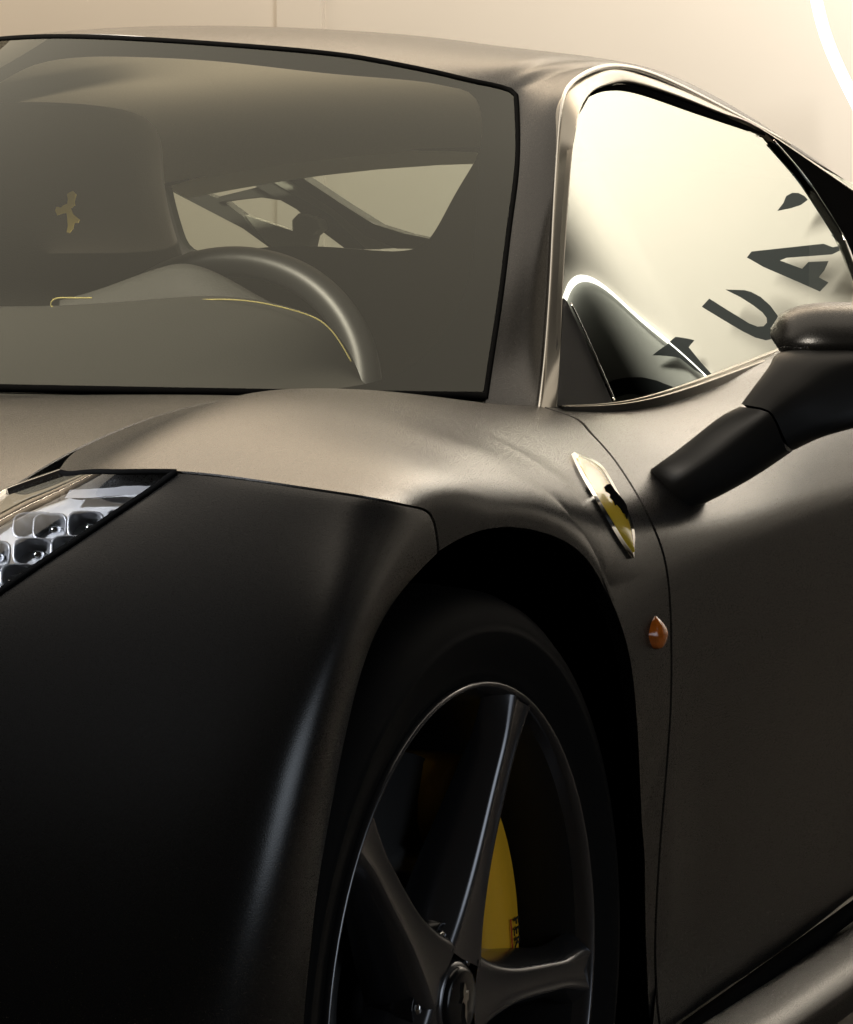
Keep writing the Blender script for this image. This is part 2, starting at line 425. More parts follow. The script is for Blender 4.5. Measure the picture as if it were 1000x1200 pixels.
# hood
HR = [0, .25, .45, .6, .72, .84, .94, 1.0]; HK = [-1, -.75, -.4, 0, .4, .75, .9, 1]
hood_rows = []
for r_ in HR:
    row = []
    for k in HK:
        yr = .20 + .70 * (.572 * k) ** 2
        y = -.9 + r_ * (yr + .9)
        e = S(np.array(y), np.array(0.0))
        zc = float(np.interp(y, [-.9, -.6, -.4, -.2, 0, .2, .3, .45], [.57, .66, .705, .747, .781, .803, .807, .807]))
        row.append((e[0] * k, y, zc + (e[2] - zc) * abs(k) ** 3))
    hood_rows.append(row)
Hd = Loft(HR, HK, hood_rows)
NX, X = panel_grid(Hd, [('st', 0, -1), ('st', 1, -1)], [('st', 1, -1), ('st', 1, 0), ('st', 1, 1)], [('st', 0, 1), ('st', 1, 1)], [('st', 0, -1), ('st', 0, 1)], 90, 90)
panel('hood', X, M['paint'], car, NX, out_dir=(0, 0, 1))

# dark structure behind the skins, seen only through the shut lines
ss, tt = np.meshgrid(np.linspace(-.88, 1.9, 120), np.linspace(0.05, 6.9, 80), indexing='ij')
G = S(ss, tt); N = grid_normals(G); REFN = np.where((tt < 3)[..., None], np.array([.15, 0, 1.0]), np.array([1.0, 0, .3])); N *= np.sign(np.sum(N * REFN, -1))[..., None]; G2 = G - 0.02 * N
mb = MB(); n_, m_ = ss.shape; f = []
for i in range(n_ - 1):
    for j in range(m_ - 1):
        c = G[i, j]
        if math.hypot(c[1], c[2] - WZ) > RA + .05 and c[1] > -.08:
            f.append((i * m_ + j, (i + 1) * m_ + j, (i + 1) * m_ + j + 1, i * m_ + j + 1))
mb.add(G2.reshape(-1, 3), f); mb.build('inner_structure', M['cavity'], car)

# wheel arch liner
mb = MB(); an = np.linspace(R(-25), R(205), 120)
mb.grid(np.array([[(x, (RA + .020) * math.cos(a), WZ + (RA + .020) * math.sin(a)) for x in (.921, .80, .62)] for a in an]))
cen = len(mb.v); mb.add([(.62, 0, WZ)] + [(.62, (RA + .020) * math.cos(a), WZ + (RA + .020) * math.sin(a)) for a in an], [(0, i + 1, i + 2) for i in range(len(an) - 1)])
mb.build('wheel_arch_liner', M['cavity'], car)

# sill
def loft_rows(rows, n, m):
    rows = np.asarray(rows, float); L = Loft(np.arange(rows.shape[0]), np.arange(rows.shape[1]), rows)
    a, b = np.meshgrid(np.linspace(0, rows.shape[0] - 1, n), np.linspace(0, rows.shape[1] - 1, m), indexing='ij'); return L(a, b)
sill = []
for y in (.40, .6, .9, 1.3, 1.8):
    dz = .004 * (y - .5)
    sill.append([(.885, y, .214 + dz), (.922, y, .214 + dz), (.948, y, .210 + dz), (.970, y, .203 + dz), (.983, y, .193 + dz), (.984, y, .178 + dz), (.965, y, .148 + dz), (.93, y, .12 + dz)])
panel('sill', loft_rows(sill, 40, 50), M['paint'], car, edges='')

# ------------------------------------------------------------------ canopy: windshield, roof, pillar
rows = []
for b in (0, .25, .5, .75, 1):
    row = []
    for a in (-1.08, -.8, -.4, 0, .4, .8, 1.08):
        xb, xt = .676 * a, .50 * a
        B_ = np.array([xb, .22 + .72 * xb * xb, .808 - .018 * xb * xb])
        T_ = np.array([xt, .86 + .62 * xt * xt, 1.197 - .27 * xt * xt])
        p = B_ + (T_ - B_) * b + np.array([0, -.55, .83]) * 0.016 * 4 * b * (1 - b)
        row.append(p)
    rows.append(row)
WS = Loft([0, .25, .5, .75, 1], [-1.08, -.8, -.4, 0, .4, .8, 1.08], rows)
W_TOP = px(0, 43, 150, 45, 300, 55, 420, 68, 520, 80, 575, 88, 597, 97)
W_SIDE = px(605, 112, 607, 180, 598, 260, 588, 340, 576, 420, 569, 470)
bw = WS.inv(0, 43)[0]
W_TOPL = [('st', bw, -1), ('st', bw, -.6)] + W_TOP
W_BOT = [('st', .0, -1), ('st', .01, -.4), ('st', .01, .3)] + px(569, 470)
NX, X = panel_grid(WS, W_BOT, W_SIDE[::-1], W_TOPL + px(605, 112), [('st', 0, -1), ('st', 1, -1)], 90, 70)
wsh = panel('windshield', X, M['glass'], car, edges='')
def outline(surf, pts, n): q = edge_curve(surf, pts, n); return surf(q[:, 0], q[:, 1]), q
o_top, q_top = outline(WS, W_TOPL + px(605, 112), 90); o_side, q_side = outline(WS, W_SIDE, 70); o_bot, q_bot = outline(WS, W_BOT, 60)
mb = MB(); mb.tube(np.r_[o_top, o_side[1:]], .0030, 8); mb.tube(o_bot + np.array([0, 0, .002]), .004, 8); mb.build('gasket', M['rubber'], wsh)
# black printed border on the inner face of the pane
F_TOP = px(0, 92, 30, 76, 62, 67, 150, 63, 250, 68, 400, 84, 520, 96, 548, 104)
F_SIDE = px(561, 122, 561, 180, 557, 260, 546, 330, 522, 385, 482, 425)
F_BOT = px(440, 443, 350, 455, 200, 458, 0, 456)
i_pts = [('st', .93, -1), ('st', .935, -.5)] + F_TOP + F_SIDE + F_BOT + [('st', .03, -.4), ('st', .03, -1)]
qi = edge_curve(WS, i_pts, 200)
qo_all = np.r_[q_top, q_side[1:], q_bot[::-1][1:]]
d_ = np.r_[0, np.cumsum(np.linalg.norm(np.diff(WS(qo_all[:, 0], qo_all[:, 1]), axis=0), axis=1))]
# pair each inner point with the nearest outer point so the border keeps its width
XO, XI = WS(qo_all[:, 0], qo_all[:, 1]), WS(qi[:, 0], qi[:, 1])
a_, b_ = 0, 0; pairs = [(0, 0)]
while a_ < len(XO) - 1 or b_ < len(XI) - 1:
    opt = [(a_ + da, b_ + db) for da, db in ((1, 1), (1, 0), (0, 1)) if a_ + da < len(XO) and b_ + db < len(XI)]
    a_, b_ = min(opt, key=lambda o: np.linalg.norm(XO[o[0]] - XI[o[1]]) + (.004 if o != (a_ + 1, b_ + 1) else 0)); pairs.append((a_, b_))
qo = qo_all[[p[0] for p in pairs]]; qi = qi[[p[1] for p in pairs]]; NI = np.array([0, -.55, .83])
mb = MB(); mb.grid(np.array([WS(qo[:, 0] * (1 - k) + qi[:, 0] * k, qo[:, 1] * (1 - k) + qi[:, 1] * k) - .004 * NI for k in np.linspace(0, 1, 6)]))
mb.build('printed_border', M['cavity'], wsh)

# roof and A-pillar in one skin: rungs from the windshield edge to the door gap line
def rung(*p): return arc_resample(np.array(p), 15)
W_ = lambda u, v: WS(*[np.array(c) for c in WS.inv(u, v)])
GAPP = [np.array(p) for p in ((.720, .575, .790), (.692, .625, .830), (.668, .70, .870), (.645, .785, .950), (.610, .88, 1.033), (.582, .945, 1.098))]
rungs = []
wt = lambda x: WS(np.array(bw), np.array(x / .5))
rungs.append(rung(wt(-.49), (-.485, 1.09, 1.168), (-.475, 1.25, 1.184), (-.50, 1.6, 1.155), (-.54, 2.15, 1.045)))
rungs.append(rung(wt(-.25), (-.26, 1.06, 1.205), (-.27, 1.3, 1.213), (-.28, 1.7, 1.175), (-.30, 2.15, 1.075)))
rungs.append(rung(wt(0), (0, 1.05, 1.219), (0, 1.3, 1.228), (0, 1.7, 1.19), (0, 2.15, 1.09)))
rungs.append(rung(W_(240, 50), (.24, 1.07, 1.205), (.25, 1.3, 1.214), (.27, 1.7, 1.175), (.28, 2.15, 1.08)))
rungs.append(rung(W_(400, 66), (.345, 1.08, 1.190), (.36, 1.3, 1.2), (.38, 1.7, 1.165), (.42, 2.15, 1.062)))
rungs.append(rung(W_(500, 77.5), (.435, 1.09, 1.174), (.46, 1.25, 1.186), (.49, 1.6, 1.160), (.545, 2.15, 1.040)))
rungs.append(rung(W_(555, 85), (.478, 1.08, 1.164), (.50, 1.2, 1.176), (.527, 1.4, 1.172), P(930, 175, x=.555)))
rungs.append(rung(W_(580, 89), (.497, 1.075, 1.156), (.517, 1.15, 1.168), (.538, 1.26, 1.172), P(800, 106, x=.557)))
rungs.append(rung(W_(595, 95.5), (.508, 1.06, 1.149), (.530, 1.11, 1.158), (.548, 1.16, 1.163), P(735, 82, x=.560)))
rungs.append(rung(W_(601, 101), (.520, 1.045, 1.140), (.536, 1.07, 1.148), (.551, 1.09, 1.153), P(700, 83, x=.566)))
for (u, v), g in zip([(605, 112), (607, 140), (605.5, 190), (598, 260), (588, 340), (576, 420), (569, 470)], [P(668, 101, x=.572), P(656, 132, x=.588), P(651, 190, x=.607), P(647, 260, x=.632), P(643, 340, x=.660), P(637, 420, x=.690), P(630, 480, x=.718)]):
    a = W_(u, v); d = g - a; nn = unit(np.array([.42, -.4, .82])); nn = unit(nn - unit(d) * (nn @ unit(d)))
    rungs.append(rung(a, a + d * .25 + nn * .0008, a + d * .5 + nn * .0012, a + d * .75 + nn * .0016, g))
a = W_(569, 470) + np.array([.01, -.035, -.03]); g = P(630, 480, x=.718) + np.array([.01, -.035, -.03])
rungs.append(rung(a, a * .75 + g * .25, (a + g) / 2, a * .25 + g * .75, g))
RG = np.array(rungs)
XR = loft_rows(RG, 150, 60)
roof = panel('roof', XR, M['paint'], car, out_dir=(0.4, -.5, .8), edges='br', gap=.002)
gapc = XR[:, -1]
k_ = int(np.argmin(np.linalg.norm(gapc - P(668, 101, x=.572), axis=1))); k0 = int(np.argmin(np.linalg.norm(gapc - P(930, 175, x=.555), axis=1)))
M['highlight_metal'] = new_mat('highlight_metal', (0.80, 0.78, 0.74), 0.22, 1.0)
mb = MB(); gl = gapc[k0:-6] + np.array([.0015, 0, .0030]); mb.tube(gl, np.interp(np.arange(len(gl)), [0, k_ - k0 - 8, k_ - k0 + 14, len(gl)], [.0032, .0032, .0013, .0010]), 10); mb.build('roof_highlight', M['highlight_metal'], roof)  # added bright tube stands in for the highlight along the roof edge
# ------------------------------------------------------------------ side glass
def glass_x(y, z): return .785 - .62 * (z - .80) - .6 * np.maximum(0, .95 - y) ** 2 + .02 * (1.2 - y) - .005
def glass_hit(u, v):
    r = ray(u, v); lo, hi = 2.4, 5.5
    for _ in range(60):
        k = .5 * (lo + hi); p = CAM + r * k
        if p[0] > glass_x(p[1], p[2]): lo = k
        else: hi = k
    return CAM + r * lo
def glass_n(p):
    e = 1e-4; gy = (glass_x(p[1] + e, p[2]) - glass_x(p[1] - e, p[2])) / 2 / e; return unit((1, -gy, .62))
def mirror_to_wall(u, v, yw=5.994):
    p = glass_hit(u, v); n = glass_n(p); d = unit(ray(u, v)); r = d - 2 * (d @ n) * n
    return p + r * (yw - p[1]) / r[1]

gp = [(630, 480, .718), (637, 420, .690), (643, 340, .660), (647, 260, .632), (651, 190, .607), (656, 130, .588), (668, 101, .572), (700, 83, .566), (735, 82, .560), (800, 106, .557), (850, 131, .556), (893, 155, .555), (1000, 222, .55)]
ip = [(650, 480), (654, 400), (657, 330), (662, 250), (667, 185), (675, 137), (692, 109), (716, 100), (742, 100), (800, 118), (850, 137), (895, 157), (1000, 228)]
GN = np.array([.85, 0, .527])
rows = []
for (u, v, x), (a, b) in zip(gp, ip):
    g = P(u, v, x=x); h = glass_hit(a, b); n = glass_n(h); h0 = h - n * .004; h = h + n * .004
    rows.append([g - n * .006, g + (h - g) * .08 + n * .0005, g + (h - g) * .4 + n * .0028, g + (h - g) * .8 + n * .0022, h, h0])
FRM = loft_rows(rows, 160, 30)
mb = MB(); mb.grid(FRM); M['frame_reflection_tone'] = new_mat('frame_reflection_tone', (0.36, 0.34, 0.30), 0.30, 1.0); frame = mb.build('window_frame', M['frame_reflection_tone'], door)  # paler metal than the body paint imitates the wall's reflection on the frame
# pane
pl = np.array([glass_hit(u, v) for u, v in [(652, 484), (654, 400), (658, 330), (663, 250), (668, 185), (677, 137), (692, 111), (716, 102)]])
sk, zz = np.meshgrid(np.linspace(0, 1, 160), np.linspace(.76, 1.15, 80), indexing='ij')
yl = np.interp(zz, pl[:, 2], pl[:, 1]); yy = yl + (2.0 - yl) * sk ** 1.3
zz = np.minimum(zz, np.interp(yy, [.58, 1.02, 1.2, 1.5, 1.75, 2.0], [1.14, 1.14, 1.148, 1.118, 1.075, 1.03]))
mb = MB(); mb.grid(np.stack([glass_x(yy, zz), yy, zz], -1)); side_win = mb.build('side_window', M['side_glass'], door)
def on_glass(pts, off):
    out = []
    for u, v in pts:
        p = glass_hit(u, v); out.append(p + glass_n(p) * off)
    return np.array(out)
def strip(name, up, lo, off, mat, parent, n=60, bulge=0.0):
    A, B = arc_resample(on_glass(up, off), n), arc_resample(on_glass(lo, off), n)
    mb = MB(); C2 = (A + B) / 2 + GN * bulge
    q = lambda k: A * (1 - k) + B * k + GN * bulge * 4 * k * (1 - k)
    mb.grid(np.array([A - GN * (off - .0005)] + [q(k) for k in np.linspace(0, 1, 7)] + [B - GN * (off - .0005)])); return mb.build(name, mat, parent)
strip('seal', [(687, 112), (702, 103.5), (718, 100.5), (742, 100.5), (800, 118.5), (850, 137.5), (896, 157.5)], [(688, 115), (703, 108), (719, 105.5), (742, 108), (800, 127), (850, 144), (896, 159.5)], .0015, M['rubber'], door)
# belt moulding
up = on_glass([(650, 479), (712, 475), (770, 461), (830, 440), (900, 413), (1000, 375)], .001); lo = on_glass([(650, 486), (712, 484), (770, 473), (830, 453), (900, 427), (1000, 390)], .014)
A, B = arc_resample(up, 60), arc_resample(lo, 60); prof = []
for k in np.linspace(0, 1, 14):
    prof.append(A * (1 - k) + B * k + GN * (.006 * math.sin(math.pi * min(1, k / .55)) if k < .55 else .004 * math.sin(math.pi * (k - .55) / .45)))
mb = MB(); mb.grid(np.array(prof + [B + np.array([0, 0, -.03])])); mb.build('belt_moulding', M['frame_reflection_tone'], door)  # same pale metal, reflected light put into the moulding's colour
# small black corner panel and its bright edge
def slab(name, pts, off, th, mat, parent):
    q = on_glass(pts, off); mb = MB(); mb.prism(q, GN, th); return mb.build(name, mat, parent, False)
slab('corner_panel', [(657, 352), (661, 356), (714, 474), (711, 477), (651, 479), (650, 470)], .005, .006, M['black_plastic'], door)
mb = MB(); mb.tube(arc_resample(on_glass([(664, 359), (690, 415), (715, 473)], .0068), 30), .0011, 6); mb.build('corner_trim', M['chrome'], door)
# black sail panel behind the pane, pane edge
sl = arc_resample(on_glass([(893, 156), (918, 184), (942, 213), (962, 243), (982, 275), (1000, 318), (1030, 400)], .004), 40)
sr = arc_resample(on_glass([(894, 156.5), (930, 178.5), (965, 203), (1000, 227), (1040, 258), (1070, 290), (1090, 400)], .004), 40)
mb = MB(); mb.grid(np.array([sl * (1 - k) + sr * k for k in np.linspace(0, 1, 8)])); sail = mb.build('sail_panel', M['rubber'], car)
mb = MB(); mb.tube(sl[2:] + GN * .001, .0016, 6); mb.build('sail_trim', M['chrome'], sail)

# ------------------------------------------------------------------ headlight
hb = cut([('st', -.37, .1)] + px(0, 577, 70, 553), 240)
hr = cut(px(70, 553, 140, 553, 207, 553), 120)
ht = arc_resample(np.r_[E2[::-1]], 240)
XH = coons(hb, ht, arc_resample([hb[0], (hb[0] + ht[0]) / 2 + np.array([.01, -.02, .012]), ht[0]], 120), hr)
NH = grid_normals(XH); NH *= np.sign(np.sum(NH * (CAM - XH), -1))[..., None]
hl = thing('headlight', None, None); del hl['label'], hl['category']; hl.parent = car
M['lens'] = glass_mat('headlight_cover', (0.92, 0.93, 0.95), (1, 1, 1), 1.5, 1.2)
mb = MB(); mb.grid(XH); mb.build('lens_cover', M['lens'], hl)
M['housing'] = new_mat('headlight_housing', (0.75, 0.76, 0.78), 0.42, 0.5)
mb = MB(); mb.grid(XH - NH * .022); mb.build('housing', M['housing'], hl)
b0 = XH[:, 0]; t0 = XH[:, -1]; r0 = XH[-1]
mb = MB(); mb.tube(np.r_[t0[:-1], ], .0031, 8); mb.tube(r0, .0022, 8); mb.build('seal', M['rubber'], hl)
mb = MB(); mb.grid(np.array([XH[:, 0] + NH[:, 0] * .0025 - NH[:, 0] * .01, XH[:, 0] + NH[:, 0] * .0025, XH[:, 7] + NH[:, 7] * .0025, XH[:, 7] - NH[:, 7] * .01])); mb.build('trim', M['chrome'], hl)

# cups, lamps and light strip inside the headlight
HUV = proj(XH).reshape(-1, 2); HXF, HNF = XH.reshape(-1, 3), NH.reshape(-1, 3)
def hl_at(u, v):
    d = np.hypot(HUV[:, 0] - u, HUV[:, 1] - v); k = np.argsort(d)[:4]; w_ = 1 / (d[k] + .05); w_ /= w_.sum()
    return w_ @ HXF[k], unit(w_ @ HNF[k])
M['cup'] = new_mat('lamp_cup', (0.30, 0.305, 0.32), 0.42, 0.6)
M['bulb'] = new_mat('clear_lamp', (0.9, 0.92, 0.95), 0.06, 1.0)
def px_patch(pts_l, pts_r, off, n=30, m=12, bow=0.0, surf_at=None):
    """Patch between two traced curves lying on the car skin, raised by off."""
    fa = surf_at or hl_at
    def cur(pts):
        q = arc_resample(np.array(pts, float), n); return [fa(u, v) for u, v in q]
    A, B = cur(pts_l), cur(pts_r); rows = []
    for k in np.linspace(0, 1, m):
        rows.append([a[0] * (1 - k) + b[0] * k + unit(a[1] * (1 - k) + b[1] * k) * (off + bow * 4 * k * (1 - k)) for a, b in zip(A, B)])
    return np.array(rows)
for (u, v, wdt, hgt) in ((30, 594, 20, 13), (52, 596, 17, 13), (98, 596, 18, 13), (140, 590, 15, 9), (-12, 628, 17, 13), (38, 628, 20, 13), (84, 627, 22, 13), (30, 660, 24, 12), (-20, 662, 22, 12)):
    p, n = hl_at(max(u, 2), v); d0 = (p - CAM) @ FW; sc = d0 / F
    c = p - n * .016 + (RT * (u - max(u, 2))) * sc; n = unit(n * .45 + unit(CAM - p) * .6)
    e1 = unit(RT - n * (RT @ n)); e2 = np.cross(n, e1); e2 *= np.sign(e2 @ UP)
    rr = []
    for a in np.linspace(0, 2 * np.pi, 28, endpoint=False):
        ca, sa = math.cos(a), math.sin(a); k = (abs(ca) ** 4 + abs(sa) ** 4) ** -.25
        o = e1 * ca * k * wdt * sc * 1.08 + e2 * sa * k * hgt * sc * 1.25
        rr.append([c + o * 1.12 + n * .0015, c + o + n * .003, c + o * .92 - n * .001, c + o * .7 - n * .008, c + o * .35 - n * .012, c - n * .013])
    mb = MB(); mb.grid(np.array(rr), close_u=True); cup = mb.build('reflector_cup', M['cup'], hl)
    mb = MB(); cc = c - n * .006 + e1 * wdt * .25 * sc; sph = []
    for a in np.linspace(0, np.pi, 9):
        sph.append([cc + .0050 * (math.cos(a) * n + math.sin(a) * (math.cos(b) * e1 + math.sin(b) * e2)) for b in np.linspace(0, 2 * np.pi, 16, endpoint=False)])
    mb.grid(np.array(sph), close_v=True); mb.build('bulb', M['bulb'], cup)
# upper light strip and beads along the lower edge
Q = px_patch([(76, 560), (130, 559), (196, 560)], [(70, 570), (125, 570), (186, 568)], -.010, 24, 4)
M['strip'] = new_mat('light_strip_plastic', (0.32, 0.32, 0.33), 0.3)
mb = MB(); mb.grid(Q); mb.build('light_strip', M['strip'], hl)
mb = MB()
for k in range(16):
    f_ = k / 15; p, n = hl_at(203 - 200 * f_, 560 + 128 * f_); c = p - n * .006; r_ = .0022 if k < 6 else .0016
    mb.tube([c - RT * .004 + UP * .0025, c + RT * .0005, c + RT * .004 - UP * .0025], r_, 8)
mb.build('bead_strip', M['bulb'], hl)

# ------------------------------------------------------------------ badge and side marker on the fender
def skin_at(u, v):
    q = S.inv(u, v, (.42, 3.6)); p = S(q[0], q[1]); n = S.normal(q[0], q[1]); n = n * np.sign(n @ (CAM - p)); return p, n
BL = [(668, 535), (676, 553), (690, 578), (708, 608), (724, 635), (738, 655)]; BR = [(674, 533), (688, 538), (704, 548), (719, 572), (735, 603), (742, 632), (740, 653)]
def raised(name, L_, R_, off, base, mat, parent, bow=0.0015):
    Q = px_patch(L_, R_, off, 40, 14, bow, skin_at); B0 = px_patch(L_, R_, base, 40, 14, 0, skin_at)
    mb = MB(); mb.grid(Q); rim = lambda a, b: mb.grid(np.array([a, b]))
    rim(Q[0], B0[0]); rim(Q[-1], B0[-1]); rim(Q[:, 0], B0[:, 0]); rim(Q[:, -1], B0[:, -1]); return mb.build(name, mat, parent)
badge = raised('badge', BL, BR, .0024, -.003, M['chrome'], car)
M['enamel'] = new_mat('yellow_enamel', (0.60, 0.42, 0.03), 0.16, 0.0, Coat_Weight=0.5, Coat_Roughness=0.06)
raised('shield', [(673, 541), (680, 553), (693, 577), (711, 607), (726, 632), (737, 649)], [(677, 538), (688, 542), (702, 552), (716, 575), (731, 605), (738, 630), (738.5, 646)], .0034, .001, M['enamel'], badge, .002)
def decal(name, pts, off, mat, parent, th=.0008):
    q = [skin_at(u, v) for u, v in pts]; n = unit(np.mean([b for a, b in q], 0)); mb = MB(); mb.prism([a + b * off for a, b in q], n, th); return mb.build(name, mat, parent, False)
decal('horse', [(703, 575.5), (706, 573), (710, 572.5), (713, 576), (715, 579.5), (720, 585), (725, 591), (728.5, 597), (730, 605), (728.6, 612), (727, 606), (724, 604.5), (721.5, 600), (717, 595.6), (715, 597), (713, 591.5), (709, 587.5), (710, 584), (704.5, 580.5)], .0062, M['rubber'], badge)
M['amber'] = new_mat('amber_lens', (0.55, 0.13, 0.010), 0.10, 0.0, Coat_Weight=1.0)
add_noise(M['amber'], 160, 0.55, 0.0, 0.4)
mk = []
for k, (ul, ur, v) in enumerate([(767, 769, 722), (763, 775, 730), (761, 779, 738), (760, 779.5, 745), (762, 776, 753), (765, 772, 759), (767, 769, 761)]):
    r_ = []
    for j in np.linspace(0, 1, 9):
        p, n = skin_at(ul + (ur - ul) * j, v); h = (1 - abs(2 * j - 1) ** 2.5) * math.sin(math.pi * (k + .15) / 6.3) ** .6
        r_.append(p + n * (-.001 + .010 * h))
    mk.append(r_)
mb = MB(); mb.grid(loft_rows(np.array(mk), 24, 20)); marker = mb.build('side_marker', M['amber'], car)

# ------------------------------------------------------------------ door mirror
def sec(pts): return [P(u, v, y=y) for u, v, y in pts]
def arm_loft(secs, name, mat, parent, sub=8):
    secs = np.array(secs); n = len(secs); rows = []
    for _ in range(2):
        nx_ = np.roll(secs, -1, axis=1); f_ = .16 if _ == 0 else .25
        secs = np.stack([secs * (1 - f_) + nx_ * f_, secs * f_ + nx_ * (1 - f_)], 2).reshape(n, -1, 3)
    ii = np.linspace(0, n - 1, (n - 1) * sub + 1)
    for q in range(secs.shape[1]):
        rows.append(nat_spline(np.arange(n), secs[:, q], ii))
    Rw = np.array(rows).transpose(1, 0, 2); mb = MB(); k = secs.shape[1]
    mb.grid(Rw, close_v=True)
    for e in (0, -1): mb.add(Rw[e], [tuple(range(k))])
    return mb.build(name, mat, parent)
mir = thing('side_mirror', None, None); del mir['label'], mir['category']; mir.parent = car
# six-cornered arm section: top edge, facet edge, lower edge, then the same at the back
def asec(t, m_, l, y, dy):
    return sec([(t[0], t[1], y), (m_[0], m_[1], y - .012), (l[0], l[1], y), (l[0] + 10, l[1] - 2, y + dy), ((t[0] + l[0]) / 2 + 22, (t[1] + l[1]) / 2, y + dy + .01), (t[0] + 10, t[1] + 2, y + dy)])
arm_loft([asec((752, 556), (776, 580), (785, 610), .52, .05), asec((766, 545), (790, 566), (806, 598), .50, .05), asec((800, 520), (832, 540), (842, 580), .51, .05),
          asec((838, 490), (872, 509), (884, 556), .525, .05), asec((864, 476), (904, 482), (922, 530), .535, .05)], 'mirror_arm', M['black_plastic'], mir)
arm_loft([asec((866, 473), (905, 480), (926, 528), .535, .055), asec((884, 448), (930, 462), (962, 512), .55, .055), asec((900, 425), (955, 443), (1005, 500), .57, .06),
          asec((912, 412), (990, 424), (1040, 488), .59, .06), asec((960, 405), (1040, 418), (1090, 478), .61, .06)], 'mirror_bracket', M['black_plastic'], mir)
hd = []
for xk in np.linspace(0, 1, 26):
    u = 903 + 270 * xk; f_ = max(0.0, 1 - (1 - min(1, xk / .30)) ** 2.6) ** .5 if xk < .3 else 1.0
    f_ = max(f_, .03); f2 = f_ if xk < .8 else max(.03, (1 - ((xk - .8) / .2) ** 2)) ** .5
    row = []; vt, vb = 386 - 32 * f2, 394 + 32 * f2
    for a in np.linspace(0, 2 * np.pi, 40, endpoint=False):
        ca, sa = math.cos(a), math.sin(a); k = (abs(ca) ** 2.6 + abs(sa) ** 2.6) ** (-1 / 2.6)
        vv = (vt + vb) / 2 - sa * k * (vb - vt) / 2; yy_ = .61 + .05 * xk - ca * k * .055 * f2
        row.append(P(u, vv, y=yy_ + .04 + sa * .022))
    hd.append(row)
mb = MB(); mb.grid(np.array(hd), close_v=True); mb.build('mirror_shell', M['paint'], mir)
lp = []
for xk in np.linspace(0, 1, 20):
    u = 912 + 230 * xk; f_ = min(1, xk / .12) ** .5
    lp.append([P(u, 423 + 9 * f_ * math.sin(a) * .8, y=.64 - .045 * f_ * math.cos(a)) for a in np.linspace(0, 2 * np.pi, 20, endpoint=False)])
mb = MB(); mb.grid(np.array(lp), close_v=True); mb.build('mirror_base', M['gloss_black'], mir)

# ------------------------------------------------------------------ wheel
wheel = thing('wheel', None, None); del wheel['label'], wheel['category']; wheel.parent = car
WX = .91
def lathe(prof, n=96):
    return np.array([[(x, r * math.cos(a), WZ + r * math.sin(a)) for x, r in prof] for a in np.linspace(0, 2 * np.pi, n, endpoint=False)])
mb = MB(); mb.grid(lathe([(WX - .012, .256), (WX - .004, .262), (WX - .003, .268), (WX - .001, .276), (WX + .004, .288), (WX + .007, .300), (WX + .0075, .303), (WX + .0062, .304), (WX + .006, .308), (WX + .002, .318), (WX - .008, .328), (WX - .022, .334), (WX - .06, .337), (WX - .16, .337), (WX - .21, .331), (WX - .225, .30), (WX - .22, .26)]), close_u=True)
mb.build('tyre', M['tyre'], wheel)
mb = MB(); mb.grid(lathe([(WX - .006, .2605), (WX + .000, .2605), (WX + .0015, .259), (WX + .0005, .2565), (WX - .006, .2545), (WX - .014, .252)]), close_u=True)
rim = mb.build('rim', M['rim'], wheel)
M['barrel'] = new_mat('dark_barrel', (0.02, 0.02, 0.021), 0.5, 0.3)
mb = MB(); mb.grid(lathe([(WX - .014, .252), (WX - .03, .247), (WX - .06, .243), (WX - .20, .238)]), close_u=True); mb.build('barrel', M['barrel'], wheel)
def wp(a, r, w_, x):  # point in the wheel: spoke direction a, radius r, sideways w_, axial x
    return (x, r * math.cos(a) - w_ * math.sin(a), WZ + r * math.sin(a) + w_ * math.cos(a))
SPK = [R(66.3 + 72 * k) for k in range(5)]
for a in SPK:
    rows = []
    for r in (.035, .06, .085, .115, .15, .185, .215, .238, .2545):
        k = (r - .035) / .22
        xf = WX - .011 + .011 * k ** 1.2 - .002 * math.sin(math.pi * k)
        fw_ = np.interp(r, [.035, .06, .10, .16, .22, .2545], [.030, .022, .0135, .0105, .0105, .016])
        sw = np.interp(r, [.035, .06, .10, .16, .22, .2545], [.044, .040, .031, .024, .022, .034])
        dp = np.interp(r, [.035, .10, .2545], [.052, .048, .022])
        rows.append([wp(a, r, w_, x) for w_, x in ((-sw, xf - dp), (-sw * .94, xf - dp * .65), (-fw_ * 1.25, xf - .004), (-fw_, xf), (-fw_ * .85, xf - .0008), (0, xf - .0035), (fw_ * .85, xf - .0008), (fw_, xf), (fw_ * 1.25, xf - .004), (sw * .94, xf - dp * .65), (sw, xf - dp))])
    rows = np.array(rows); q = nat_spline(np.arange(len(rows)), rows.reshape(len(rows), -1), np.linspace(0, len(rows) - 1, 50)).reshape(50, -1, 3)
    mb = MB(); mb.grid(q); o = mb.build('spoke', M['rim'], wheel)
mb = MB(); mb.grid(lathe([(WX - .075, .066), (WX - .045, .064), (WX - .040, .058), (WX - .030, .050), (WX - .026, .040), (WX - .019, .034), (WX - .015, .033), (WX - .013, .030), (WX - .0125, .0)], 64), close_u=True); mb.build('hub', M['rim'], wheel)
mb = MB(); mb.grid(lathe([(WX - .015, .0295), (WX - .0095, .029), (WX - .0080, .025), (WX - .007, .0)], 48), close_u=True); cap = mb.build('centre_cap', M['gloss_black'], wheel)
mb = MB(); n_ = (1, 0, 0)
hp = [(-.2, -1), (.1, -.6), (.05, -.1), (.35, .1), (.6, .05), (.3, .3), (.35, .6), (.15, .95), (-.1, .7), (-.15, .4), (-.5, .5), (-.45, .1), (-.2, 0), (-.25, -.4)]
mb.prism([(WX - .0055, -.014 * a * .9, WZ + .018 * b) for a, b in hp], n_, .002); mb.build('emblem', M['chrome'], cap, False)
